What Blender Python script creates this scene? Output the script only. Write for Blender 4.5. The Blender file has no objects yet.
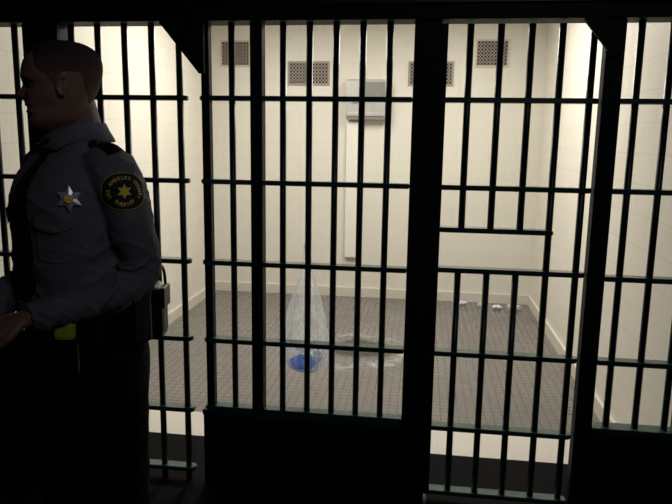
import bpy, bmesh, math, random
from mathutils import Matrix, Vector, noise
from mathutils.bvhtree import BVHTree
random.seed(4)
scene=bpy.context.scene
COL=scene.collection
# ------------------------------------------------------------------ materials
def new_mat(name):
    m=bpy.data.materials.new(name); m.use_nodes=True
    return m,m.node_tree,m.node_tree.nodes['Principled BSDF']
def simple(name,col,rough=0.5,metal=0.0,spec=0.5,var=0.0,scale=20.0,bump=0.0,transl=0.0,**kw):
    m,nt,b=new_mat(name)
    b.inputs['Roughness'].default_value=rough
    b.inputs['Metallic'].default_value=metal
    b.inputs['Specular IOR Level'].default_value=spec
    for k,v in kw.items(): b.inputs[k].default_value=v
    tc=nt.nodes.new('ShaderNodeTexCoord')
    nz=nt.nodes.new('ShaderNodeTexNoise'); nz.inputs['Scale'].default_value=scale; nz.inputs['Detail'].default_value=4
    nt.links.new(tc.outputs['Object'],nz.inputs['Vector'])
    mr=nt.nodes.new('ShaderNodeMapRange'); mr.inputs['To Min'].default_value=1-var; mr.inputs['To Max'].default_value=1+var
    nt.links.new(nz.outputs['Fac'],mr.inputs['Value'])
    mx=nt.nodes.new('ShaderNodeVectorMath'); mx.operation='SCALE'; mx.inputs[0].default_value=col
    nt.links.new(mr.outputs['Result'],mx.inputs['Scale'])
    nt.links.new(mx.outputs['Vector'],b.inputs['Base Color'])
    if bump>0:
        bp=nt.nodes.new('ShaderNodeBump'); bp.inputs['Strength'].default_value=bump; bp.inputs['Distance'].default_value=0.01
        nt.links.new(nz.outputs['Fac'],bp.inputs['Height']); nt.links.new(bp.outputs['Normal'],b.inputs['Normal'])
    if transl>0:
        tl=nt.nodes.new('ShaderNodeBsdfTranslucent'); ms=nt.nodes.new('ShaderNodeMixShader'); ms.inputs[0].default_value=transl
        nt.links.new(mx.outputs['Vector'],tl.inputs['Color']); nt.links.new(b.outputs[0],ms.inputs[1]); nt.links.new(tl.outputs[0],ms.inputs[2])
        nt.links.new(ms.outputs[0],nt.nodes['Material Output'].inputs['Surface'])
    return m
def brick(name,axes,c1,c2,mortar,bw,rh,ms,offset,rough,bump=0.3,stain=0.0,rvar=0.0):
    m,nt,b=new_mat(name)
    tc=nt.nodes.new('ShaderNodeTexCoord'); sp=nt.nodes.new('ShaderNodeSeparateXYZ'); cb=nt.nodes.new('ShaderNodeCombineXYZ')
    nt.links.new(tc.outputs['Object'],sp.inputs[0])
    nt.links.new(sp.outputs[axes[0]],cb.inputs[0]); nt.links.new(sp.outputs[axes[1]],cb.inputs[1])
    br=nt.nodes.new('ShaderNodeTexBrick'); br.offset=offset
    br.inputs['Scale'].default_value=1; br.inputs['Brick Width'].default_value=bw; br.inputs['Row Height'].default_value=rh
    br.inputs['Mortar Size'].default_value=ms; br.inputs['Mortar Smooth'].default_value=0.3
    br.inputs['Color1'].default_value=(*c1,1); br.inputs['Color2'].default_value=(*c2,1); br.inputs['Mortar'].default_value=(*mortar,1)
    nt.links.new(cb.outputs[0],br.inputs['Vector'])
    nz=nt.nodes.new('ShaderNodeTexNoise'); nz.inputs['Scale'].default_value=1.6; nz.inputs['Detail'].default_value=6; nz.inputs['Roughness'].default_value=0.65
    nt.links.new(tc.outputs['Object'],nz.inputs['Vector'])
    mr=nt.nodes.new('ShaderNodeMapRange'); mr.inputs['From Min'].default_value=0.3; mr.inputs['From Max'].default_value=0.7; mr.inputs['To Min'].default_value=1-stain; mr.inputs['To Max'].default_value=1+stain
    nt.links.new(nz.outputs['Fac'],mr.inputs['Value'])
    mx=nt.nodes.new('ShaderNodeVectorMath'); mx.operation='SCALE'
    nt.links.new(br.outputs['Color'],mx.inputs[0]); nt.links.new(mr.outputs['Result'],mx.inputs['Scale'])
    nt.links.new(mx.outputs['Vector'],b.inputs['Base Color'])
    b.inputs['Roughness'].default_value=rough
    if rvar:
        m3=nt.nodes.new('ShaderNodeMapRange'); m3.inputs['From Min'].default_value=0.3; m3.inputs['From Max'].default_value=0.7; m3.inputs['To Min'].default_value=rough+rvar; m3.inputs['To Max'].default_value=rough-rvar
        nt.links.new(nz.outputs['Fac'],m3.inputs['Value']); nt.links.new(m3.outputs['Result'],b.inputs['Roughness'])
    bp=nt.nodes.new('ShaderNodeBump'); bp.inputs['Strength'].default_value=bump; bp.inputs['Distance'].default_value=0.004; bp.invert=True
    nt.links.new(br.outputs['Fac'],bp.inputs['Height']); nt.links.new(bp.outputs['Normal'],b.inputs['Normal'])
    return m
cream=(0.71,0.68,0.60); cream2=(0.706,0.675,0.595); mort=(0.665,0.632,0.55)
M_wallb=brick('painted_block_back',(0,2),cream,cream2,mort,0.30,0.15,0.003,0.5,0.55,0.05,0.03)
M_walls=brick('painted_block_side',(1,2),cream,cream2,(0.64,0.605,0.52),0.30,0.15,0.0035,0.5,0.5,0.12,0.03)
M_tile=brick('quarry_floor_tile',(0,1),(0.168,0.155,0.147),(0.164,0.151,0.143),(0.085,0.079,0.075),0.050,0.050,0.0040,0.0,0.27,0.2,0.14,0.10)
M_thr=simple('pale_threshold',(0.60,0.57,0.51),0.5,var=0.08,scale=6)
M_base=simple('cove_base',(0.62,0.59,0.51),0.5,var=0.06,scale=8)
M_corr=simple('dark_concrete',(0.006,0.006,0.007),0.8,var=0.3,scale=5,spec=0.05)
M_ceil=simple('ceiling_paint',(0.75,0.72,0.65),0.7,var=0.03)
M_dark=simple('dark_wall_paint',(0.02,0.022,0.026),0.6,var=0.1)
M_bar=simple('black_green_enamel',(0.008,0.015,0.014),0.33,spec=0.45,var=0.25,scale=30,bump=0.05)
M_post=simple('matte_black_green_enamel',(0.007,0.012,0.012),0.55,spec=0.12,var=0.25,scale=12,bump=0.05)
M_cross=simple('dark_green_enamel',(0.018,0.065,0.052),0.28,spec=0.6,var=0.25,scale=30,bump=0.05)
M_panel=simple('dark_green_plate',(0.005,0.010,0.009),0.42,spec=0.4,var=0.25,scale=9,bump=0.03)
M_steel=simple('brushed_steel',(0.50,0.49,0.46),0.42,metal=0.5,var=0.10,scale=14)
M_steeld=simple('dull_steel',(0.24,0.23,0.215),0.45,metal=0.5,var=0.1)
M_vent=simple('vent_brown_grey_paint',(0.33,0.29,0.245),0.5,var=0.1)
M_ventd=simple('vent_dark_back',(0.02,0.018,0.016),0.8)
M_ventf=simple('vent_cream_frame',(0.58,0.53,0.43),0.45)
M_skin=simple('skin',(0.21,0.108,0.070),0.5,var=0.12,scale=40,bump=0.04)
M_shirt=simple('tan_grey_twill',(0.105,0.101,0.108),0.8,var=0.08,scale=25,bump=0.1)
M_trou=simple('dark_green_wool',(0.004,0.005,0.005),0.9,var=0.1,spec=0.1)
M_leather=simple('black_leather',(0.007,0.007,0.008),0.30,var=0.2,scale=60,bump=0.1)
M_tie=simple('black_tie',(0.004,0.004,0.005),0.75,spec=0.2)
M_patch=simple('patch_black',(0.009,0.009,0.008),0.8,var=0.1)
M_gold=simple('patch_gold_thread',(0.85,0.64,0.07),0.7,var=0.1,scale=300)
M_silver=simple('badge_silver',(0.82,0.82,0.88),0.30,metal=0.6)
M_yellow=simple('yellow_green_plastic',(0.42,0.44,0.045),0.5)
M_eye=simple('eye_white',(0.20,0.18,0.16),0.3)
M_iris=simple('eye_brown',(0.02,0.01,0.008),0.3)
M_blue=simple('blue_plastic',(0.05,0.42,1.0),0.30,var=0.3,scale=30,transl=0.7)
M_white=simple('white_paper',(0.85,0.93,1.0),0.5,var=0.08,transl=0.65)
M_scrap=simple('white_scrap',(0.80,0.86,0.92),0.4,var=0.1)
M_lamp,nt,b=new_mat('lamp_diffuser'); b.inputs['Emission Color'].default_value=(1,0.95,0.86,1); b.inputs['Emission Strength'].default_value=1.5
def hair_mat(z0,z1):
    m,nt,b=new_mat('cropped_hair'); b.inputs['Roughness'].default_value=0.75; b.inputs['Specular IOR Level'].default_value=0.2
    tc=nt.nodes.new('ShaderNodeTexCoord'); sp=nt.nodes.new('ShaderNodeSeparateXYZ'); nt.links.new(tc.outputs['Object'],sp.inputs[0])
    nz=nt.nodes.new('ShaderNodeTexNoise'); nz.inputs['Scale'].default_value=260; nt.links.new(tc.outputs['Object'],nz.inputs['Vector'])
    mr=nt.nodes.new('ShaderNodeMapRange'); mr.inputs['From Min'].default_value=z0; mr.inputs['From Max'].default_value=z1; mr.inputs['To Min'].default_value=-0.50; mr.inputs['To Max'].default_value=0.50
    nt.links.new(sp.outputs[2],mr.inputs['Value'])
    ad=nt.nodes.new('ShaderNodeMath'); ad.operation='ADD'; ad.use_clamp=True; nt.links.new(mr.outputs['Result'],ad.inputs[0]); nt.links.new(nz.outputs['Fac'],ad.inputs[1])
    mx=nt.nodes.new('ShaderNodeMix'); mx.data_type='RGBA'; mx.inputs[6].default_value=(0.17,0.088,0.058,1); mx.inputs[7].default_value=(0.020,0.014,0.012,1)
    nt.links.new(ad.outputs[0],mx.inputs[0]); nt.links.new(mx.outputs[2],b.inputs['Base Color'])
    bp=nt.nodes.new('ShaderNodeBump'); bp.inputs['Strength'].default_value=0.5; bp.inputs['Distance'].default_value=0.004; nt.links.new(nz.outputs['Fac'],bp.inputs['Height']); nt.links.new(bp.outputs['Normal'],b.inputs['Normal'])
    return m
M_hair=hair_mat(1.655,1.775)
def film(name,tr,col,rough=0.12,edge=0.55,tl=0.6,scale=25):
    m,nt,b=new_mat(name)
    b.inputs['Base Color'].default_value=(*col,1); b.inputs['Roughness'].default_value=rough
    t=nt.nodes.new('ShaderNodeBsdfTransparent'); mx=nt.nodes.new('ShaderNodeMixShader')
    tn=nt.nodes.new('ShaderNodeBsdfTranslucent'); tn.inputs['Color'].default_value=(*col,1)
    m2=nt.nodes.new('ShaderNodeMixShader'); m2.inputs[0].default_value=tl
    nt.links.new(b.outputs[0],m2.inputs[1]); nt.links.new(tn.outputs[0],m2.inputs[2])
    fr=nt.nodes.new('ShaderNodeLayerWeight'); fr.inputs['Blend'].default_value=0.35
    tc=nt.nodes.new('ShaderNodeTexCoord'); nz=nt.nodes.new('ShaderNodeTexNoise'); nz.inputs['Scale'].default_value=scale; nz.inputs['Detail'].default_value=3
    nt.links.new(tc.outputs['Object'],nz.inputs['Vector'])
    ad=nt.nodes.new('ShaderNodeMath'); ad.operation='MULTIPLY_ADD'; nt.links.new(nz.outputs['Fac'],ad.inputs[0]); ad.inputs[1].default_value=0.8; nt.links.new(fr.outputs['Facing'],ad.inputs[2])
    mr=nt.nodes.new('ShaderNodeMapRange'); mr.inputs['From Min'].default_value=0.35; mr.inputs['From Max'].default_value=1.3; mr.inputs['To Min'].default_value=1-tr; mr.inputs['To Max'].default_value=min(1,1-tr+edge)
    nt.links.new(ad.outputs[0],mr.inputs['Value']); nt.links.new(mr.outputs['Result'],mx.inputs[0])
    nt.links.new(t.outputs[0],mx.inputs[1]); nt.links.new(m2.outputs[0],mx.inputs[2])
    nt.links.new(mx.outputs[0],nt.nodes['Material Output'].inputs['Surface'])
    return m
M_bag=film('clear_bag_film',0.84,(0.90,0.95,1.0),edge=0.70,scale=13)
M_wrap=film('crinkled_wrapper_film',0.35,(0.85,0.88,0.92))
def radial(name,col,rough,r0,r1,a0,a1,amax,nscale,lo,hi):
    """alpha patch: noise + distance profile from object origin"""
    m,nt,b=new_mat(name); b.inputs['Base Color'].default_value=(*col,1); b.inputs['Roughness'].default_value=rough
    tc=nt.nodes.new('ShaderNodeTexCoord'); nz=nt.nodes.new('ShaderNodeTexNoise'); nz.inputs['Scale'].default_value=nscale; nz.inputs['Detail'].default_value=8; nz.inputs['Roughness'].default_value=0.72
    nt.links.new(tc.outputs['Object'],nz.inputs['Vector'])
    nw=nt.nodes.new('ShaderNodeTexNoise'); nw.inputs['Scale'].default_value=2.6; nw.inputs['Detail'].default_value=3; nt.links.new(tc.outputs['Object'],nw.inputs['Vector'])
    mw=nt.nodes.new('ShaderNodeMapRange'); mw.inputs['From Min'].default_value=0.3; mw.inputs['From Max'].default_value=0.7; mw.inputs['To Min'].default_value=-0.10; mw.inputs['To Max'].default_value=0.10; nt.links.new(nw.outputs['Fac'],mw.inputs['Value'])
    ln=nt.nodes.new('ShaderNodeVectorMath'); ln.operation='LENGTH'; nt.links.new(tc.outputs['Object'],ln.inputs[0])
    lw=nt.nodes.new('ShaderNodeMath'); lw.operation='ADD'; nt.links.new(ln.outputs['Value'],lw.inputs[0]); nt.links.new(mw.outputs['Result'],lw.inputs[1])
    d=nt.nodes.new('ShaderNodeMath'); d.operation='SUBTRACT'; nt.links.new(lw.outputs[0],d.inputs[0]); d.inputs[1].default_value=r0
    ab=nt.nodes.new('ShaderNodeMath'); ab.operation='ABSOLUTE'; nt.links.new(d.outputs[0],ab.inputs[0])
    mr=nt.nodes.new('ShaderNodeMapRange'); mr.inputs['From Min'].default_value=0; mr.inputs['From Max'].default_value=r1; mr.inputs['To Min'].default_value=a0; mr.inputs['To Max'].default_value=a1
    nt.links.new(ab.outputs[0],mr.inputs['Value'])
    ad=nt.nodes.new('ShaderNodeMath'); ad.operation='ADD'; nt.links.new(nz.outputs['Fac'],ad.inputs[0]); nt.links.new(mr.outputs['Result'],ad.inputs[1])
    cr=nt.nodes.new('ShaderNodeMapRange'); cr.inputs['From Min'].default_value=lo; cr.inputs['From Max'].default_value=hi; cr.inputs['To Max'].default_value=amax
    nt.links.new(ad.outputs[0],cr.inputs['Value']); nt.links.new(cr.outputs['Result'],b.inputs['Alpha']); return m
M_res=radial('residue_painted_glare',(0.66,0.66,0.64),0.25,0.36,0.14,0.10,-0.35,0.60,9,0.50,0.72)  # wet residue, with the floor's glare painted in as pale colour
M_wet=radial('water_film',(0.036,0.032,0.030),0.32,0.0,0.42,0.75,-0.55,0.85,6,0.42,0.85)
# ------------------------------------------------------------------ helpers
def obj_from_bm(name,bm,mat,parent=None,loc=(0,0,0),smooth=False):
    bmesh.ops.recalc_face_normals(bm,faces=bm.faces)
    me=bpy.data.meshes.new(name); 
    for f in bm.faces: f.smooth=smooth or f.smooth
    bm.to_mesh(me); bm.free(); me.materials.append(mat)
    o=bpy.data.objects.new(name,me); COL.objects.link(o); o.location=loc
    if parent: o.parent=parent
    return o
def tag(o,label,cat,group=None):
    o['label']=label; o['category']=cat
    if group: o['group']=group
def empty(name,loc,label,cat,group=None,rz=0):
    e=bpy.data.objects.new(name,None); e.empty_display_size=0.1; COL.objects.link(e); e.location=loc; e.rotation_euler[2]=rz
    tag(e,label,cat,group); return e
def add_box(bm,x0,x1,y0,y1,z0,z1,bev=0.0):
    t=bmesh.new(); bmesh.ops.create_cube(t,size=1)
    for v in t.verts:
        v.co=Vector(((x0+x1)/2+v.co.x*(x1-x0),(y0+y1)/2+v.co.y*(y1-y0),(z0+z1)/2+v.co.z*(z1-z0)))
    if bev: bmesh.ops.bevel(t,geom=t.edges[:]+t.verts[:],offset=bev,segments=2,affect='EDGES',profile=0.6)
    me=bpy.data.meshes.new('t'); t.to_mesh(me); t.free(); bm.from_mesh(me); bpy.data.meshes.remove(me)
def boxobj(name,dims,mat,parent=None,loc=(0,0,0),bev=0.0):
    bm=bmesh.new(); add_box(bm,*dims,bev=bev); return obj_from_bm(name,bm,mat,parent,loc)
def add_cyl(bm,p0,p1,r0,r1=None,seg=16,cap=True):
    if r1 is None:r1=r0
    p0=Vector(p0);p1=Vector(p1);d=(p1-p0).normalized()
    a=d.orthogonal().normalized(); b2=d.cross(a)
    A=[bm.verts.new(p0+(a*math.cos(t)+b2*math.sin(t))*r0) for t in [2*math.pi*i/seg for i in range(seg)]]
    B=[bm.verts.new(p1+(a*math.cos(t)+b2*math.sin(t))*r1) for t in [2*math.pi*i/seg for i in range(seg)]]
    for i in range(seg):
        f=bm.faces.new((A[i],A[(i+1)%seg],B[(i+1)%seg],B[i])); f.smooth=True
    if cap: bm.faces.new(A[::-1]); bm.faces.new(B)
def loft(bm,rings,cap=True,smooth=True):
    R=[[bm.verts.new(p) for p in r] for r in rings]; n=len(R[0])
    for a,b2 in zip(R[:-1],R[1:]):
        for i in range(n):
            f=bm.faces.new((a[i],a[(i+1)%n],b2[(i+1)%n],b2[i])); f.smooth=smooth
    if cap: bm.faces.new(R[0][::-1]); bm.faces.new(R[-1])
def catmull(P,k=6):
    out=[]; n=len(P)
    for i in range(n-1):
        p0=P[max(i-1,0)];p1=P[i];p2=P[i+1];p3=P[min(i+2,n-1)]
        for j in range(k):
            t=j/k
            out.append([0.5*((2*b)+(-a+c)*t+(2*a-5*b+4*c-d)*t*t+(-a+3*b-3*c+d)*t**3) for a,b,c,d in zip(p0,p1,p2,p3)])
    out.append(list(P[-1])); return out
def tube(bm,P,seg=18,k=6,flat=1.0,ref=None):
    """P: list of (x,y,z,r)"""
    Q=catmull(P,k); rings=[]; up=None
    for i,q in enumerate(Q):
        p=Vector(q[:3]); a=Vector(Q[max(i-1,0)][:3]); c=Vector(Q[min(i+1,len(Q)-1)][:3]); d=(c-a).normalized()
        if up is None: up=(Vector(ref) if ref else d.orthogonal())
        up=(up-d*up.dot(d)).normalized(); s=d.cross(up)
        rings.append([p+(up*math.cos(t)*flat+s*math.sin(t))*q[3] for t in [2*math.pi*j/seg for j in range(seg)]])
    loft(bm,rings)
def ell(bm,c,r,seg=20,rot=None):
    t=bmesh.new(); bmesh.ops.create_uvsphere(t,u_segments=seg,v_segments=seg//2+2,radius=1)
    for v in t.verts:
        p=Vector((v.co.x*r[0],v.co.y*r[1],v.co.z*r[2]))
        if rot: p=rot@p
        v.co=p+Vector(c)
    for f in t.faces: f.smooth=True
    me=bpy.data.meshes.new('t'); t.to_mesh(me); t.free(); bm.from_mesh(me); bpy.data.meshes.remove(me)
def slices(bm,S,k=4,seg=40,pw=2.3):
    """S: (z,cx,front,back,halfwidth)"""
    rings=[]
    for z,cx,f,bk,w in catmull(S,k):
        ring=[]
        for i in range(seg):
            t=2*math.pi*i/seg; c=math.cos(t); s=math.sin(t)
            cc=math.copysign(abs(c)**(2/pw),c); ss=math.copysign(abs(s)**(2/pw),s)
            ring.append(Vector((cx+(f if c>0 else bk)*cc,w*ss,z)))
        rings.append(ring)
    loft(bm,rings)
def remesh(bm,voxel,smooth=2,factor=0.5):
    bmesh.ops.recalc_face_normals(bm,faces=bm.faces)
    me=bpy.data.meshes.new('tmp'); bm.to_mesh(me); bm.free()
    o=bpy.data.objects.new('tmp',me); COL.objects.link(o)
    m=o.modifiers.new('r','REMESH'); m.mode='VOXEL'; m.voxel_size=voxel; m.use_smooth_shade=True
    s=o.modifiers.new('s','SMOOTH'); s.iterations=smooth; s.factor=factor
    dg=bpy.context.evaluated_depsgraph_get(); dg.update()
    r=bpy.data.meshes.new_from_object(o.evaluated_get(dg))
    bpy.data.objects.remove(o); bpy.data.meshes.remove(me)
    out=bmesh.new(); out.from_mesh(r); bpy.data.meshes.remove(r)
    for f in out.faces: f.smooth=True
    return out
# ------------------------------------------------------------------ camera
cd=bpy.data.cameras.new('camera'); cam=bpy.data.objects.new('camera',cd); COL.objects.link(cam)
cd.sensor_width=36; cd.lens=650/672*36; cd.clip_start=0.05
Rm=Matrix.Rotation(math.radians(7.5),3,'Z')@Matrix.Rotation(math.radians(80.1),3,'X')@Matrix.Rotation(math.radians(0.9),3,'Z')
cam.matrix_world=Matrix.Translation((0,-2.65,1.55))@Rm.to_4x4()
scene.camera=cam
# ------------------------------------------------------------------ setting
XL,XR,YB,ZC=-2.07,1.06,3.65,2.75
def struct(name,dims,mat):
    o=boxobj(name,dims,mat); o['kind']='structure'; return o
struct('wall_back',(XL-0.15,XR+0.15,YB,YB+0.15,0,ZC),M_wallb)
struct('wall_left',(XL-0.15,XL,0.06,YB,0,ZC),M_walls)
struct('wall_right',(XR,XR+0.15,0.06,YB,0,ZC),M_walls)
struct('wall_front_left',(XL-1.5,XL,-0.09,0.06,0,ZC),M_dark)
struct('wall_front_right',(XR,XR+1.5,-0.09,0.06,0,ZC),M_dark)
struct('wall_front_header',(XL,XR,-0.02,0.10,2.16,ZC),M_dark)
struct('ceiling',(XL-0.15,XR+0.15,0.0,YB+0.15,ZC,ZC+0.1),M_ceil)
struct('floor_cell',(XL-0.15,XR+0.15,0.72,YB+0.15,-0.1,0),M_tile)
struct('floor_threshold',(XL-0.15,XR+0.15,0.43,0.72,-0.1,0),M_thr)
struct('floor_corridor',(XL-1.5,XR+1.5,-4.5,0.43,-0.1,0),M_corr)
struct('baseboard_back',(XL,XR,YB-0.018,YB,0,0.09),M_base)
struct('baseboard_left',(XL,XL+0.018,0.06,YB-0.018,0,0.09),M_base)
struct('baseboard_right',(XR-0.018,XR,0.06,YB-0.018,0,0.09),M_base)
# ------------------------------------------------------------------ barred front
BR=0.0135
def bar(parent,x,z0,z1,r=BR):
    bm=bmesh.new(); add_cyl(bm,(0,0,z0),(0,0,z1),r,seg=14)
    return obj_from_bm('bar',bm,M_bar,parent,(x-parent.location.x,0,0))
def crossbar(parent,x0,x1,z,round_l=True,round_r=True):
    bm=bmesh.new(); h=0.010; d=0.027; n=8
    pts=[]
    if round_l: pts+=[Vector((x0+d-d*math.sin(t),0-d*math.cos(t),0)) for t in [math.pi*i/n for i in range(n+1)]]
    else: pts+=[Vector((x0,-d,0)),Vector((x0,d,0))]
    if round_r: pts+=[Vector((x1-d+d*math.sin(t),d*math.cos(t),0)) for t in [math.pi*i/n for i in range(n+1)]]
    else: pts+=[Vector((x1,d,0)),Vector((x1,-d,0))]
    lo=[bm.verts.new(p+Vector((0,0,z-h))) for p in pts]; hi=[bm.verts.new(p+Vector((0,0,z+h))) for p in pts]
    bm.faces.new(lo[::-1]); bm.faces.new(hi)
    for i in range(len(pts)):
        j=(i+1)%len(pts); bm.faces.new((lo[i],lo[j],hi[j],hi[i]))
    bmesh.ops.bevel(bm,geom=[e for e in bm.edges if abs(e.verts[0].co.z-e.verts[1].co.z)<1e-5],offset=0.003,segments=2,affect='EDGES')
    return obj_from_bm('crossbar',bm,M_cross,parent,(-parent.location.x,0,0))
def post(parent,x0,x1,z0,z1,y0=-0.03,y1=0.03,name='post',mat=None,bev=0.003):
    return boxobj(name,(x0,x1,y0,y1,z0,z1),mat or M_post,parent,(-parent.location.x,0,0),bev)
def gusset(parent,xa,xb,z0,z1,k=0.25):
    bm=bmesh.new(); P=[(xa,z1),(xb,z1),(xb,z0),(xb+(xa-xb)*k,z0)]
    a=[bm.verts.new((x,-0.045,z)) for x,z in P]; c=[bm.verts.new((x,-0.030,z)) for x,z in P]
    bm.faces.new(a[::-1]); bm.faces.new(c)
    for i in range(4): bm.faces.new((a[i],a[(i+1)%4],c[(i+1)%4],c[i]))
    return obj_from_bm('gusset',bm,M_post,parent,(-parent.location.x,0,0))
ZT=2.0
R1,R2,R3,R4,R5=1.705,1.365,1.02,0.675,0.345
pl=empty('bar_panel',(-1.25,0,0),'panel of black steel jail bars reaching down to the floor','jail bars','steel bar panels of the cell front')
for i in range(5): bar(pl,-1.01-0.1165*i,0.0,ZT-0.001)
for z in (R1,R2,R3,R4,R5,0.06): crossbar(pl,-1.512,-0.975,z,False,True)
pq=empty('door_post',(-1.59,0,0),'wide solid black steel post behind the officer','post')
post(pq,-1.668,-1.5135,0.012,ZT-0.001,-0.045,0.045)
boxobj('base_plate',(-0.078,0.076,-0.07,0.07,0,0.012),M_bar,pq,(0,0,0),0.002)
ps=empty('bar_panel',(-1.85,0,0),'narrow panel of black steel jail bars above solid plate','jail bars','steel bar panels of the cell front')
for x in (-1.730,-1.842,-1.958): bar(ps,x,0.65,ZT-0.001)
for z in (R1,R2,R3): crossbar(ps,XL+0.01,-1.6685,z,False,False)
post(ps,XL+0.003,-1.6685,0.0,0.665,-0.02,0.02,'kick_plate',M_panel,0.001)
post(ps,XL+0.003,-1.6685,0.655,0.68,-0.035,0.035,'ledge',M_cross)
pm=empty('bar_panel',(-0.45,0,0),'panel of black steel jail bars above a solid kick plate','jail bars','steel bar panels of the cell front')
for x in (-0.788,-0.575,-0.467,-0.360,-0.254,-0.148): bar(pm,x,0.33,ZT-0.001)
post(pm,-0.705,-0.655,0.30,ZT-0.001)
post(pm,-0.912,-0.878,0.30,ZT-0.001,-0.02,0.02)
gusset(pm,-1.075,-0.890,1.80,ZT-0.001,0.12)
for z in (R1,R2,R3,R4,R5+0.02): crossbar(pm,-0.925,-0.054,z,True,False)
post(pm,-0.93,-0.0535,0.0,0.345,-0.02,0.02,'kick_plate',M_panel,0.001)
post(pm,-0.93,-0.0535,0.335,0.36,-0.035,0.035,'ledge',M_cross)
for sx in (-0.90,-0.68,-0.45,-0.22,-0.09):
    bm=bmesh.new(); add_cyl(bm,(sx,-0.027,0.29),(sx,-0.019,0.29),0.012,seg=6); obj_from_bm('bolt',bm,M_panel,pm,(-pm.location.x,0,0))
pc=empty('door_post',(-0.025,0,0),'wide solid black steel post between bar panel and cell door','post')
post(pc,-0.053,0.050,0.012,ZT-0.001,-0.045,0.045)
boxobj('base_plate',(-0.025,0.09,-0.07,0.07,0,0.012),M_bar,pc,(0,0,0),0.002)
dr=empty('cell_door',(0.35,0,0),'barred steel cell door with open food slot gap','cell door')
post(dr,0.0505,0.075,0.04,ZT-0.01,-0.026,0.026,'stile',None,0.001)
for x in (0.16,0.275,0.39): bar(dr,x,1.19,ZT-0.01)
for x in (0.155,0.270,0.385): bar(dr,x,0.05,R3)
for x in (0.502,0.617): bar(dr,x,0.05,ZT-0.01)
for z in (R1,R2,R3+0.01,R4,R5,0.05): crossbar(dr,0.06,0.652,z,False)
crossbar(dr,0.06,0.515,1.195,False,False)
pj=empty('door_post',(0.7,0,0),'black steel hinge post with corner gusset beside the cell door','post')
post(pj,0.656,0.724,0.012,ZT-0.001,-0.03,0.03)
gusset(pj,0.565,0.70,1.86,ZT-0.001,0.15)
boxobj('base_plate',(-0.04,0.018,-0.07,0.07,0,0.012),M_bar,pj,(0,0,0),0.002)
pr=empty('bar_panel',(0.9,0,0),'narrow panel of black steel jail bars above solid plate','jail bars','steel bar panels of the cell front')
for x in (0.785,0.898,1.012): bar(pr,x,0.37,ZT-0.001)
for z in (R1,R2,R3,R4): crossbar(pr,0.7245,XR-0.005,z,False,False)
post(pr,0.7245,XR-0.003,0.0,0.385,-0.02,0.02,'kick_plate',M_panel,0.001)
post(pr,0.7245,XR-0.003,0.375,0.40,-0.035,0.035,'ledge',M_cross)
hb=empty('header_beam',(-0.5,0,2.0),'long black steel beam across the top of the bars','beam')
bm=bmesh.new(); add_box(bm,XL+0.002,XR-0.002,-0.06,0.06,2.0,2.15,0.004); obj_from_bm('beam',bm,M_post,hb,(0.5,0,-2.0))
bm=bmesh.new(); add_box(bm,XL+0.002,XR-0.002,-0.075,-0.06,2.055,2.085,0.003); obj_from_bm('door_track',bm,M_panel,hb,(0.5,0,-2.0))
# ------------------------------------------------------------------ vents
def vent_mesh(w,h,nx,nz):
    bm=bmesh.new(); cw=w/nx; ch=h/nz; K=8
    for i in range(nx):
        for j in range(nz):
            cx=-w/2+cw*(i+0.5); cz=-h/2+ch*(j+0.5); o=[];n=[]
            for k in range(K):
                t=2*math.pi*k/K+math.pi/8; c=math.cos(t);s=math.sin(t); m=max(abs(c),abs(s))
                n.append(bm.verts.new((cx+c*cw*0.36,0,cz+s*ch*0.36)))
                o.append(bm.verts.new((cx+c/m*cw*0.5,0,cz+s/m*ch*0.5)))
            for k in range(K):
                bm.faces.new((o[k],o[(k+1)%K],n[(k+1)%K],n[k]))
    bmesh.ops.recalc_face_normals(bm,faces=bm.faces)
    r=bmesh.ops.extrude_face_region(bm,geom=bm.faces[:]); bmesh.ops.translate(bm,verts=[v for v in r['geom'] if isinstance(v,bmesh.types.BMVert)],vec=(0,0.0015,0))
    bmesh.ops.recalc_face_normals(bm,faces=bm.faces)
    me=bpy.data.meshes.new('perforated_plate'); bm.to_mesh(me); bm.free(); me.materials.append(M_vent); return me
for (x0,x1,z0,z1,lab) in [(-1.985,-1.685,2.215,2.465,'square perforated air vent high on the wall near the corner'),(-1.32,-0.915,2.045,2.27,'wide perforated air vent below ceiling beside the steel console'),
                     (-0.175,0.245,2.045,2.27,'wide perforated air vent on the cream wall, lower row'),(0.43,0.735,2.215,2.465,'square perforated air vent high on the cream wall')]:
    w=x1-x0;h=z1-z0
    v=empty('vent_grille',((x0+x1)/2,YB,(z0+z1)/2),lab,'vent','wall air vents')
    bm=bmesh.new(); fw=0.016
    add_box(bm,-w/2,w/2,-0.010,0,h/2-fw,h/2,0.002); add_box(bm,-w/2,w/2,-0.010,0,-h/2,-h/2+fw,0.002)
    add_box(bm,-w/2,-w/2+fw,-0.010,0,-h/2+fw,h/2-fw,0.002); add_box(bm,w/2-fw,w/2,-0.010,0,-h/2+fw,h/2-fw,0.002)
    obj_from_bm('frame',bm,M_ventf if w<0.35 else M_vent,v)
    boxobj('duct_back',(-w/2+fw,w/2-fw,-0.002,-0.0005,-h/2+fw,h/2-fw),M_ventd,v)
    pm2=vent_mesh(w-2*fw,h-2*fw,int(round((w-2*fw)/0.030)),int(round((h-2*fw)/0.030)))
    o=bpy.data.objects.new('perforated_plate',pm2); COL.objects.link(o); o.parent=v; o.location=(0,-0.0085,0)
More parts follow.
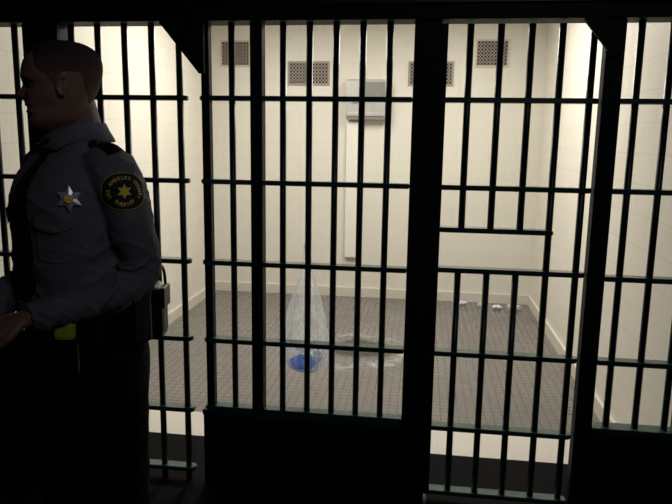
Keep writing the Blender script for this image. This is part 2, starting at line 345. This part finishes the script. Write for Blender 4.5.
# ------------------------------------------------------------------ steel console
cs=empty('wall_console',(-0.55,YB,1.72),'stainless steel box console mounted high on the cream wall','console')
def prism(bm,x0,x1,prof):
    a=[bm.verts.new((x0,y,z)) for y,z in prof]; c=[bm.verts.new((x1,y,z)) for y,z in prof]; n=len(prof)
    bm.faces.new(a[::-1]); bm.faces.new(c)
    for i in range(n): bm.faces.new((a[i],a[(i+1)%n],c[(i+1)%n],c[i]))
bm=bmesh.new(); prism(bm,-0.19,0.19,[(0,0.01),(0,0.38),(-0.11,0.375),(-0.13,0.36),(-0.13,0.03),(-0.10,0.01)])
bmesh.ops.bevel(bm,geom=bm.edges[:],offset=0.005,segments=2,affect='EDGES'); obj_from_bm('housing',bm,M_steel,cs)
boxobj('front_panel',(-0.01,0.172,-0.137,-0.129,0.20,0.35),M_steeld,cs,bev=0.002)
boxobj('latch',(-0.13,-0.08,-0.142,-0.129,0.16,0.21),M_steeld,cs,bev=0.002)
boxobj('lower_lip',(-0.18,0.18,-0.145,-0.129,0.04,0.07),M_steel,cs,bev=0.003)
ch=boxobj('conduit_cover',(-0.07,0.07,-0.045,0,0,1.308),simple('cover_paint',(0.78,0.75,0.67),0.45,var=0.03),None,(-0.67,YB,0.40),0.006)
tag(ch,'tall cream conduit cover on the wall under the steel console','conduit cover')
# ------------------------------------------------------------------ ceiling lamps
for x in (-1.15,0.25):
    lm=empty('ceiling_lamp',(x,2.1,ZC),'long rectangular ceiling light in the cell','ceiling light','cell ceiling lights')
    boxobj('housing',(-0.2,0.2,-0.65,0.65,-0.05,0),M_ventf,lm)
    boxobj('diffuser',(-0.18,0.18,-0.63,0.63,-0.06,-0.05),M_lamp,lm)
def area(name,loc,rot,sx,sy,e,col):
    l=bpy.data.lights.new(name,'AREA'); l.shape='RECTANGLE'; l.size=sx; l.size_y=sy; l.energy=e; l.color=col
    o=bpy.data.objects.new(name,l); COL.objects.link(o); o.location=loc; o.rotation_euler=rot; return o
def spot(name,loc,target,ang,e,col,r=0.08):
    l=bpy.data.lights.new(name,'SPOT'); l.spot_size=math.radians(ang); l.spot_blend=1.0; l.energy=e; l.color=col; l.shadow_soft_size=r
    o=bpy.data.objects.new(name,l); COL.objects.link(o); o.location=loc
    o.rotation_euler=(Vector(target)-Vector(loc)).to_track_quat('-Z','Y').to_euler(); return o
for x in (-1.15,0.25): area('cell_light',(x,1.95,ZC-0.07),(0,0,0),0.36,1.26,38,(1.0,0.955,0.875))
area('corridor_light',(0.9,-3.0,2.8),(math.radians(48),0,math.radians(40)),0.5,0.5,5.0,(0.82,0.86,1.0))
spot('added_torso_spot',(0.55,-2.3,2.75),(-0.86,-1.0,1.50),26,9.0,(0.84,0.86,1.0),0.12)  # added spot, lifts the officer's upper torso without brightening his forearm
spot('blue_corridor_spot',(-0.25,-0.30,2.60),(-0.98,-0.86,1.72),22,6.0,(0.30,0.42,1.0),0.03)
w=bpy.data.worlds.new('world'); scene.world=w; w.use_nodes=True
w.node_tree.nodes['Background'].inputs[0].default_value=(0.5,0.6,0.8,1); w.node_tree.nodes['Background'].inputs[1].default_value=0.004
# ------------------------------------------------------------------ bag
BX,BY=-0.490,0.115
bg=empty('plastic_bag',(BX,BY,0.51),'clear plastic bag tied to the bars, sagging with items inside','bag')
rings=[];SB=[(0.0,0.018),(0.008,0.056),(0.030,0.086),(0.08,0.100),(0.15,0.099),(0.24,0.087),(0.32,0.068),(0.40,0.046),(0.47,0.027),(0.53,0.017),(0.57,0.013)]
Q=catmull(SB,5)
for z,r in Q:
    ring=[]
    for i in range(96):
        t=2*math.pi*i/96; p=Vector((math.cos(t),math.sin(t),0))
        amp=0.12+0.22*min(1,max(0,(z-0.1)/0.3))
        pl_=0.08*math.sin(7*t+2*noise.noise(Vector((p.x*2,p.y*2,z*4))))*min(1,max(0,(z-0.22)/0.2))
        cr_=(1-min(1,abs(noise.noise(Vector((p.x*2.0,p.y*2.0,z*11+p.x*2))))*3))**2*0.10
        fold=noise.noise(Vector((p.x*2.6,p.y*2.6,z*3)))*amp+noise.noise(Vector((p.x*5,p.y*5,z*7)))*0.12-cr_+pl_
        rr=max(0.004,r*(1+fold)); ring.append(Vector((p.x*rr,p.y*rr*0.74,z)))
    rings.append(ring)
bm=bmesh.new(); loft(bm,rings); obj_from_bm('bag_film',bm,M_bag,bg,smooth=True)
bm=bmesh.new(); ell(bm,(0,0,0.572),(0.018,0.015,0.016)); 
tube(bm,[(0,0,0.57,0.009),(0.010,-0.03,0.575,0.007),(0.020,-0.065,0.580,0.006),(0.024,-0.085,0.60,0.006),(0.018,-0.075,0.625,0.004)],seg=8,flat=0.5)
tube(bm,[(0,0,0.57,0.010),(0.010,0.005,0.60,0.012),(0.008,-0.01,0.64,0.016),(0.004,-0.02,0.69,0.005)],seg=8,flat=0.4)
obj_from_bm('knot',bm,M_wrap,bg,smooth=True)
def lump(name,loc,r,mat,label,cat,amp=0.25,fr=14,group=None,sub=4):
    bm=bmesh.new(); bmesh.ops.create_icosphere(bm,subdivisions=sub,radius=1)
    sd=random.random()*50; mn=9
    for v in bm.verts:
        d=v.co.normalized(); k=1+amp*(noise.noise(d*fr*0.2+Vector((sd,0,0)))+0.5*noise.noise(d*fr*0.5+Vector((0,sd,0))))
        v.co=Vector((d.x*r[0],d.y*r[1],d.z*r[2]))*k; mn=min(mn,v.co.z)
    for v in bm.verts: v.co.z-=mn
    o=obj_from_bm(name,bm,mat,None,loc,smooth=(amp<0.5)); tag(o,label,cat,group); return o
lump('blue_bundle',(BX-0.016,BY-0.003,0.520),(0.060,0.044,0.032),M_blue,'smooth blue packet lying in the hanging clear bag','packet',0.20,10)
lump('paper_wad',(BX+0.054,BY-0.008,0.556),(0.021,0.022,0.030),M_white,'crumpled white paper inside the hanging clear bag','paper',0.45)
lump('paper_wad',(BX-0.012,BY+0.000,0.598),(0.034,0.026,0.018),M_white,'crumpled white paper on top of the blue packet','paper',0.45)
# ------------------------------------------------------------------ litter
for (x,y,s,mt,lab) in [(0.42,3.50,0.030,M_scrap,'small white scrap near the wall'),(0.60,3.44,0.035,M_wrap,'crumpled clear plastic wrapper on the tiles'),(0.73,3.40,0.034,M_scrap,'bluish white paper scrap on the tiles'),(0.88,3.38,0.050,M_wrap,'larger crumpled clear plastic sheet on the tiles near the corner')]:
    lump('crumpled_wrapper',(x,y,0.0),(s,s*0.7,s*0.42),mt,lab,'wrapper',1.0,22,'crumpled wrappers on the cell floor')
def disc(name,c,R,mat,label,cat,th,z):
    bm=bmesh.new(); N=72; A=[bm.verts.new((R*math.cos(2*math.pi*i/N),R*math.sin(2*math.pi*i/N),0)) for i in range(N)]
    bm.faces.new(A)
    o=obj_from_bm(name,bm,mat,None,(c[0],c[1],z)); tag(o,label,cat); return o
disc('residue_glare',(-0.42,1.98),0.66,M_res,'whitish wet residue and painted glare around the puddle on tiles','stain',0.001,0.0015)
disc('puddle',(-0.42,1.98),0.46,M_wet,'shallow dark water puddle on the floor tiles','puddle',0.001,0.0030)
# ------------------------------------------------------------------ officer
ANG=math.radians(239)
pe=empty('person',(-1.000,-0.86,0),'officer in tan uniform shirt and dark trousers, hands at belt','person',None,ANG)
HC=Vector((0.034,0.010,1.563)); HR=Matrix.Rotation(math.radians(-31),3,'Z')@Matrix.Rotation(math.radians(2),3,'Y')@Matrix.Scale(1.075,3)
HS=[(-0.004,.058,.0,.022),(0.006,.082,.02,.036),(0.022,.089,.045,.052),(0.037,.084,.055,.058),(0.047,.091,.060,.060),(0.056,.086,.064,.062),(0.065,.093,.068,.064),(0.078,.088,.075,.067),
    (0.095,.087,.085,.069),(0.113,.084,.093,.071),(0.130,.095,.099,.074),(0.150,.094,.103,.076),(0.175,.086,.102,.075),(0.198,.068,.088,.064),(0.214,.044,.062,.045),(0.222,.018,.03,.02)]
def nosep(z):
    if 0.072<z<0.128:
        if z<0.088: return 0.026*(z-0.072)/0.016
        return 0.026*(0.128-z)/0.040
    return 0
def sstep(x,a,b):
    t=max(0,min(1,(x-a)/(b-a))); return t*t*(3-2*t)
def headrings(hair=False,z0=-1):
    rings=[]
    for z,f,bk,w in catmull([list(h) for h in HS],6):
        if z<z0: continue
        ring=[]
        for i in range(120):
            t=2*math.pi*i/120; c=math.cos(t); s=math.sin(t)
            p=Vector(((f if c>0 else bk)*math.copysign(abs(c)**0.88,c),w*math.copysign(abs(s)**0.9,s),z)); a=math.degrees(math.atan2(s,c))
            if not hair:
                np_=nosep(z); sg=8+6*max(0,min(1,(0.105-z)/0.03)); p.x+=np_*math.exp(-(a/sg)**2)
                for sg2 in (-1,1):
                    p.x-=0.014*math.exp(-((a-sg2*22)/11)**2-((z-0.115)/0.011)**2)
                    p.x+=0.004*math.exp(-((a-sg2*28)/14)**2-((z-0.133)/0.008)**2)
                    p.x+=0.005*math.exp(-((a-sg2*30)/14)**2-((z-0.093)/0.013)**2)
                    p.x+=0.004*math.exp(-((a-sg2*11)/5)**2-((z-0.084)/0.006)**2)
                    p.y-=sg2*0.006*math.exp(-((a-sg2*58)/18)**2-((z-0.060)/0.018)**2)
                p.x-=0.004*math.exp(-(a/14)**2-((z-0.056)/0.003)**2)
            else:
                ang=abs(a)
                lim=0.188-0.050*sstep(ang,40,66)-0.055*sstep(ang,112,135)-0.03*sstep(ang,135,160)
                lim-=0.030*math.exp(-((ang-82)/7)**2)
                off=-0.006+0.0074*sstep(z,lim-0.016,lim+0.012)+0.0006*sstep(z,0.17,0.2)
                p+=Vector((p.x,p.y,0)).normalized()*off+Vector((0,0,max(0,off)*sstep(z,0.17,0.215)))
            ring.append(HC+HR@p)
        rings.append(ring)
    return rings
def armpts(sd,extra=0.0):
    if sd>0: return [(0.0,.12,1.465,.058+extra),(-0.003,.184,1.437,.065+extra),(-0.022,.214,1.33,.058+extra),(-0.045,.222,1.20,.050+extra),(-0.032,.222,1.140,.047+extra),(0.08,.200,1.110,.044+extra),(0.245,.158,1.083,.032+extra)]
    return [(0.0,-.12,1.465,.058+extra),(-0.005,-.192,1.437,.066+extra),(-0.01,-.230,1.33,.060+extra),(-0.01,-.250,1.20,.052+extra),(0.02,-.255,1.12,.049+extra),(0.13,-.18,1.08,.045+extra),(0.265,-.05,1.056,.032+extra)]
TS=[(0.98,.005,.126,.118,.178),(1.05,.01,.138,.120,.182),(1.12,.015,.148,.120,.182),(1.25,.015,.152,.122,.186),(1.35,.012,.158,.127,.192),(1.42,.005,.144,.128,.192),(1.47,-.005,.115,.112,.170),(1.50,-.008,.090,.092,.134),(1.54,-.002,.066,.072,.088),(1.56,0,.060,.064,.066)]
def shrink(S,k): return [(z,c,f-k,b2-k,w-k) for z,c,f,b2,w in S]
def hand(bm,wr,d,n,side):
    """wr wrist point, d pointing dir, n palm-facing dir, side = thumb side dir"""
    wr=Vector(wr);d=Vector(d).normalized();n=(Vector(n)-d*Vector(n).dot(d)).normalized(); s=d.cross(n); 
    if s.dot(Vector(side))<0: s=-s
    rings=[]
    for t,wd,th in [(-0.03,.026,.022),(0.0,.027,.020),(0.03,.037,.017),(0.06,.043,.016),(0.09,.042,.014),(0.098,.036,.010)]:
        rings.append([wr+d*t+s*(wd*math.cos(a))+n*(th*math.sin(a)) for a in [2*math.pi*i/20 for i in range(20)]])
    loft(bm,rings)
    for i,(o,L,r) in enumerate([(0.032,.072,.0090),(0.0105,.080,.0092),(-0.011,.074,.0088),(-0.031,.058,.0078)]):
        p=wr+d*0.08+s*o; pts=[(*p,r*1.05)]; ang=0.25
        for seg_,bend in ((0.45,0.45),(0.30,0.6),(0.25,0.4)):
            ang+=bend; q=(d*math.cos(ang)+n*math.sin(ang)); p=p+q*L*seg_; pts.append((*p,r*(0.97 if seg_>.26 else .82)))
        tube(bm,pts,seg=10,k=3)
    p=wr+d*0.02+s*0.024
    tube(bm,[(*p,.0125),(*(p+d*0.025+s*0.020+n*0.006),.0115),(*(p+d*0.055+s*0.026+n*0.018),.0100),(*(p+d*0.078+s*0.018+n*0.028),.0085)],seg=10,k=3)
bm=bmesh.new()
loft(bm,headrings())
tube(bm,[(-0.022,0,1.48,.070),(-0.014,0.002,1.54,.067),(0.002,.008,1.60,.065),(0.016,.010,1.65,.063)],seg=24)
for sg in (-1,1):
    ec=HC+HR@Vector((-0.006,sg*0.073,0.108))
    rot=HR@Matrix.Rotation(math.radians(sg*-16),3,'Z')@Matrix.Rotation(math.radians(-8),3,'Y')
    pts=[]
    for i in range(13):
        a=math.radians(-60-i*21)+math.pi
        pts.append((*(ec+rot@Vector((0.0125*math.cos(a),sg*0.007,0.0225*math.sin(a)))),0.0045))
    tube(bm,pts,seg=8,k=2)
    ell(bm,ec,(0.0115,0.005,0.020),12,rot)
    ell(bm,ec+rot@Vector((0.007,sg*0.002,-0.021)),(0.007,0.0045,0.009),10,rot)
slices(bm,shrink(TS,0.02))
for sd in (-1,1): tube(bm,armpts(sd,-0.008),seg=18)
hand(bm,(0.25,.155,1.082),(0.80,-0.52,-0.28),(-0.35,-0.25,-0.9),(0.7,0.6,0.3))
hand(bm,(0.27,-.045,1.054),(0.58,0.66,-0.02),(-0.9,0.3,0.1),(0,0,1))
slices(bm,[(0.80,0,.09,.10,.14),(0.90,0,.10,.12,.165),(1.0,0,.10,.11,.150)])
for sg in (-1,1): tube(bm,[(0,sg*.085,.93,.085),(0.01,sg*.095,.72,.078),(0.01,sg*.105,.50,.055),(-0.01,sg*.11,.33,.055),(-0.015,sg*.115,.09,.040)],seg=20)
for sg in (-1,1): tube(bm,[(-0.05,sg*.115,.045,.035),(0.03,sg*.12,.045,.038),(0.12,sg*.13,.03,.028)],seg=14)
bm=remesh(bm,0.0036,2,0.5)
obj_from_bm('body',bm,M_skin,pe,smooth=True)
bm=bmesh.new(); loft(bm,headrings(True,0.02)); obj_from_bm('hair',bm,M_hair,pe,smooth=True)
for sg in (-1,1):
    c=HC+HR@Vector((0.0655,sg*0.030,0.115))
    bm=bmesh.new(); ell(bm,(0,0,0),(0.0118,0.0118,0.0118)); eo=obj_from_bm('eye',bm,M_eye,pe,c)
    bm=bmesh.new(); q=HR@Vector((0.0088,sg*0.001,0)); ell(bm,q,(0.004,0.0055,0.0055),12); obj_from_bm('iris',bm,M_iris,eo)
    bm=bmesh.new(); P=[(*(HC+HR@Vector(v)),r) for v,r in (((0.090,sg*.014,.132),.0025),((0.088,sg*.030,.137),.0036),((0.075,sg*.047,.133),.002))]
    tube(bm,P,seg=8,k=4); obj_from_bm('eyebrow',bm,M_tie,pe,smooth=True)
# shirt
bm=bmesh.new(); slices(bm,[(z,c,f+.004,b2+.004,w+.004) for z,c,f,b2,w in TS[:-1]])
for sd in (-1,1): tube(bm,armpts(sd,0.006),seg=24)
bm=remesh(bm,0.0050,2,0.5)
def crease(p,fx,fz,sh,off):
    n1=noise.noise(Vector((p.x*fx+off,p.y*fx,p.z*fz+p.x*sh+p.y*sh*0.6)))
    return (1-min(1,abs(n1)*3.6))**2
for v in bm.verts:
    p=v.co; nn=v.normal; side=1 if abs(p.y)>0.18 else 0.5
    k=0.0024+0.0060*math.exp(-((p.z-1.18)/0.07)**2)*side+0.0025*math.exp(-((p.z-1.42)/0.05)**2)*(1 if abs(p.y)>0.14 else 0.2)+0.0045*math.exp(-((p.z-1.08)/0.05)**2)
    d=0.9*noise.noise(Vector((p.x*7,p.y*7,p.z*13+p.x*8)))
    v.co=p+nn*(k*(d+1.3*crease(p,5,13,12,3)+0.7*crease(p,8,22,-16,11)-0.5))
bvh=BVHTree.FromBMesh(bm)
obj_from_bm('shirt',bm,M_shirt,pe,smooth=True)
bm=bmesh.new(); rings=[]
for z,r in ((1.525,.082),(1.560,.077),(1.582,.074),(1.584,.080),(1.562,.090),(1.533,.106),(1.529,.102),(1.552,.086)):
    ring=[]
    for i in range(48):
        t=2*math.pi*i/48; fr=max(0,math.cos(t))**3
        ring.append(Vector((-0.006+math.cos(t)*r,math.sin(t)*r*0.98,z-0.022*fr-(0.012*max(0,1-abs(abs(math.degrees(math.atan2(math.sin(t),math.cos(t))))-28)/14) if r>.09 else 0))))
    rings.append(ring)
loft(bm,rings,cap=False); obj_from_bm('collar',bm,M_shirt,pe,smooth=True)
def proj(bm,C,n,off,up=Vector((0,0,1))):
    C=Vector(C); n=Vector(n).normalized(); r=up.cross(n).normalized(); u=n.cross(r)
    for v in bm.verts:
        q=C+r*v.co.x+u*v.co.y; h,nn,ix,ds=bvh.ray_cast(q+n*0.25,-n)
        base=h if h is not None else q
        v.co=base+n*(off+v.co.z)
def flat_poly(bm,pts,rings_=8,z=0):
    c=Vector((sum(p[0] for p in pts)/len(pts),sum(p[1] for p in pts)/len(pts))); prev=None; cv=bm.verts.new((c.x,c.y,z))
    for k in range(1,rings_+1):
        cur=[bm.verts.new((c.x+(p[0]-c.x)*k/rings_,c.y+(p[1]-c.y)*k/rings_,z)) for p in pts]; n=len(cur)
        for i in range(n):
            if prev: bm.faces.new((prev[i],prev[(i+1)%n],cur[(i+1)%n],cur[i]))
            else: bm.faces.new((cv,cur[i],cur[(i+1)%n]))
        prev=cur
def densify(P,k=6):
    out=[]
    for i in range(len(P)):
        a=P[i]; b2=P[(i+1)%len(P)]
        for j in range(k): out.append((a[0]+(b2[0]-a[0])*j/k,a[1]+(b2[1]-a[1])*j/k))
    return out
def ringp(bm,pts,s0,s1,z=0):
    n=len(pts); A=[bm.verts.new((p[0]*s0,p[1]*s0,z)) for p in pts]; B=[bm.verts.new((p[0]*s1,p[1]*s1,z)) for p in pts]
    for i in range(n): bm.faces.new((A[i],A[(i+1)%n],B[(i+1)%n],B[i]))
def star(n,R,r,rot=math.pi/2): return [((R if i%2==0 else r)*math.cos(rot+math.pi*i/n),(R if i%2==0 else r)*math.sin(rot+math.pi*i/n)) for i in range(2*n)]
def letters(bm,word,radius,size,a0,a1,inward,z=0):
    """letters spread evenly by arc length on an ellipse"""
    N=400; A=[math.radians(a0+(a1-a0)*i/N) for i in range(N+1)]; P=[(radius[0]*math.cos(a),radius[1]*math.sin(a)) for a in A]
    L=[0]
    for i in range(N): L.append(L[-1]+math.dist(P[i],P[i+1]))
    n=len(word)
    for i,chh in enumerate(word):
        if chh==' ': continue
        t=L[-1]*i/(n-1); j=min(N,max(0,next(k for k,l in enumerate(L) if l>=t-1e-9))); a=A[j]
        cu=bpy.data.curves.new('t','FONT'); cu.body=chh; cu.size=size; cu.align_x='CENTER'; cu.align_y='CENTER'; cu.offset=0.0002
        o=bpy.data.objects.new('t',cu); COL.objects.link(o); dg=bpy.context.evaluated_depsgraph_get(); dg.update()
        me=bpy.data.meshes.new_from_object(o.evaluated_get(dg))
        nx,ny=math.cos(a)/radius[0],math.sin(a)/radius[1]; na=math.atan2(ny,nx)
        rot=na-math.pi/2 if not inward else na+math.pi/2
        me.transform(Matrix.Translation((radius[0]*math.cos(a),radius[1]*math.sin(a),z))@Matrix.Rotation(rot,4,'Z')); bm.from_mesh(me)
        bpy.data.objects.remove(o); bpy.data.curves.remove(cu); bpy.data.meshes.remove(me)
PC=(0.014,0.25,1.402); PN=Vector((0.44,1.0,0.10))
outl=[]
for i in range(64):
    t=2*math.pi*i/64; outl.append((0.057*math.copysign(abs(math.cos(t))**0.85,math.cos(t)),0.050*math.copysign(abs(math.sin(t))**0.85,math.sin(t))))
bm=bmesh.new(); flat_poly(bm,outl,10); proj(bm,PC,PN,0.0026); pt=obj_from_bm('shoulder_patch',bm,M_patch,pe); pt['label']='black and gold sleeve patch reading LOS ANGELES COUNTY SHERIFF'
bm=bmesh.new(); ringp(bm,outl,0.99,0.972); proj(bm,PC,PN,0.0034); obj_from_bm('patch_border',bm,M_gold,pt)
bm=bmesh.new(); flat_poly(bm,densify(star(6,0.020,0.0105),4),4); proj(bm,PC,PN,0.0036); obj_from_bm('patch_star',bm,M_gold,pt)
bm=bmesh.new(); letters(bm,'LOS ANGELES COUNTY',(0.0405,0.0355),0.0120,206,-26,False); letters(bm,'SHERIFF',(0.034,0.0355),0.0140,230,310,True); proj(bm,PC,PN,0.0038); obj_from_bm('patch_lettering',bm,M_gold,pt)
BC=(0.115,0.155,1.382); BN=Vector((0.58,0.80,0.05))
bm=bmesh.new(); sp_=star(6,0.035,0.0195); cv=bm.verts.new((0,0,0.009)); vv=[bm.verts.new((x,y,0.001 if i%2==0 else 0.002)) for i,(x,y) in enumerate(sp_)]
for i in range(12): bm.faces.new((cv,vv[i],vv[(i+1)%12]))
proj(bm,BC,BN,0.006); bd=obj_from_bm('star_badge',bm,M_silver,pe); bd['label']='silver six-pointed star badge'
bm=bmesh.new(); flat_poly(bm,[(0.0115*math.cos(2*math.pi*i/30),0.0115*math.sin(2*math.pi*i/30)) for i in range(30)],3); proj(bm,BC,BN,0.0150); obj_from_bm('badge_seal',bm,M_gold,bd)
for sg in (1,-1):
    n=Vector((0.85,0.53*sg,0)); c=(0.12,0.105*sg,1.310)
    def rect(w,h,cx=0,cy=0,tip=0): return densify([(cx-w,cy-h),(cx,cy-h-tip),(cx+w,cy-h),(cx+w,cy+h),(cx-w,cy+h)],6)
    bm=bmesh.new(); flat_poly(bm,rect(0.055,0.06,0,-0.035,0.008),8); proj(bm,c,n,0.0035); pk=obj_from_bm('pocket',bm,M_shirt,pe)
    bm=bmesh.new(); flat_poly(bm,rect(0.057,0.018,0,0.012,0.015),8); proj(bm,c,n,0.008); obj_from_bm('pocket_flap',bm,M_shirt,pk)
bm=bmesh.new()
L=[(0.0,.017),(-0.03,.014),(-0.04,.018),(-0.12,.030),(-0.22,.040),(-0.34,.046),(-0.40,.042),(-0.44,.004)]
rws=[[bm.verts.new((w_*s,y,0.004*(1-abs(s)))) for s in (-1,-.5,0,.5,1)] for y,w_ in [q for q in catmull([list(l) for l in L],4)]]
for a,b2 in zip(rws[:-1],rws[1:]):
    for i in range(4): bm.faces.new((a[i],a[i+1],b2[i+1],b2[i]))
proj(bm,(0.1,0.012,1.525),(1,0,0),0.009); obj_from_bm('necktie',bm,M_tie,pe,smooth=True)
bm=bmesh.new(); ell(bm,(0.080,0.003,1.522),(0.016,0.019,0.018)); obj_from_bm('tie_knot',bm,M_tie,pe)
for sg in (1,-1):
    bm=bmesh.new(); flat_poly(bm,densify([(-0.026,-0.062),(0.026,-0.062),(0.020,0.045),(0,0.055),(-0.020,0.045)],6),6)
    proj(bm,(0.005,sg*0.145,1.5),(0.1,sg*0.5,1),0.006,up=Vector((0,-sg,0.001))); ep=obj_from_bm('epaulette',bm,M_tie,pe); ep['label']='dark shoulder strap'
# trousers
bm=bmesh.new(); slices(bm,[(0.80,0,.145,.155,.200),(0.90,0,.145,.160,.208),(1.00,.003,.143,.145,.195),(1.070,.01,.148,.132,.188)])
for sg in (-1,1): tube(bm,[(0,sg*.100,.92,.120),(0.01,sg*.118,.72,.118),(0.01,sg*.130,.50,.106),(-0.008,sg*.128,.30,.092),(-0.012,sg*.122,.06,.080)],seg=24)
bm=remesh(bm,0.008,4,0.5)
for v in bm.verts:
    p=v.co; v.co=p+v.normal*0.006*noise.noise(Vector((p.x*10,p.y*10,p.z*14)))
obj_from_bm('trousers',bm,M_trou,pe,smooth=True)
for sg in (-1,1):
    bm=bmesh.new(); rings=[]
    for x,h,wd in [(-0.095,.05,.02),(-0.085,.10,.037),(-0.03,.115,.043),(0.03,.095,.044),(0.09,.065,.050),(0.14,.055,.046),(0.175,.035,.026)]:
        rings.append([Vector((x,sg*.12+wd*math.cos(t),max(0.0,h/2+h/2*math.sin(t)))) for t in [2*math.pi*i/20 for i in range(20)]])
    loft(bm,rings); obj_from_bm('boot',bm,M_leather,pe,smooth=True)
bm=bmesh.new(); rings=[]
BA,BB=0.148,0.190
for z,o in ((1.030,.004),(1.030,.014),(1.088,.014),(1.088,.004)):
    rings.append([Vector((0.01+(BA+o)*math.copysign(abs(math.cos(t))**0.87,math.cos(t)),(BB+o)*math.copysign(abs(math.sin(t))**0.87,math.sin(t)),z)) for t in [2*math.pi*i/64 for i in range(64)]])
rings.append(rings[0]); loft(bm,rings,cap=False,smooth=False)
be=obj_from_bm('duty_belt',bm,M_leather,pe)
def belt_item(name,ang,w,d,h,zc,mat,bev=0.006,extra=0.0):
    t=math.radians(ang); A=BA+0.014; B=BB+0.014
    x=0.01+A*math.copysign(abs(math.cos(t))**0.87,math.cos(t)); y=B*math.copysign(abs(math.sin(t))**0.87,math.sin(t))
    n=Vector((math.cos(t)/A,math.sin(t)/B,0)).normalized()
    bm=bmesh.new(); add_box(bm,0,d,-w/2,w/2,-h/2,h/2,bev)
    o=obj_from_bm(name,bm,mat,be,(x+n.x*extra,y+n.y*extra,zc)); o.rotation_euler[2]=math.atan2(n.y,n.x); return o
belt_item('buckle',0,0.06,0.008,0.055,1.058,M_steeld,0.003)
belt_item('magazine_pouch',20,0.075,0.032,0.10,1.045,M_leather)
belt_item('yellow_tool',46,0.054,0.028,0.048,1.036,M_yellow,0.010,extra=0.030)
belt_item('tool_holster',46,0.060,0.040,0.14,0.975,M_leather,0.010,extra=0.004)
belt_item('key_holder',70,0.05,0.030,0.10,1.03,M_leather,0.008)
belt_item('cuff_case',150,0.095,0.055,0.12,1.05,M_leather,0.014)
ra=belt_item('radio',98,0.074,0.056,0.18,1.060,M_leather,0.010)
bm=bmesh.new(); add_cyl(bm,(0.019,0.02,0.085),(0.019,0.02,0.14),0.006,0.004,seg=10); add_cyl(bm,(0.019,-0.012,0.085),(0.019,-0.012,0.107),0.008,seg=12)
o=obj_from_bm('antenna',bm,M_leather,ra)
pt2=belt_item('pouch',124,0.078,0.066,0.15,1.04,M_leather,0.016)
boxobj('pouch_flap',(0.060,0.072,-0.038,0.038,0.015,0.076),M_leather,pt2,(0,0,0),0.003)
bm=bmesh.new(); lx,ly=ra.location.x,ra.location.y
tube(bm,[(lx,ly+.03,1.13,.0045),(lx-.07,ly+.04,1.18,.0045),(lx-.125,ly+.0,1.15,.0045),(lx-.145,ly-.03,1.04,.0045),(lx-.115,ly-.04,0.98,.0045)],seg=8); obj_from_bm('coiled_cord',bm,M_leather,be,smooth=True)
belt_item('pistol_holster',-95,0.06,0.05,0.22,0.97,M_leather,0.012)
# ------------------------------------------------------------------ view
scene.view_settings.view_transform='Standard'
scene.view_settings.look='None'
scene.view_settings.exposure=0
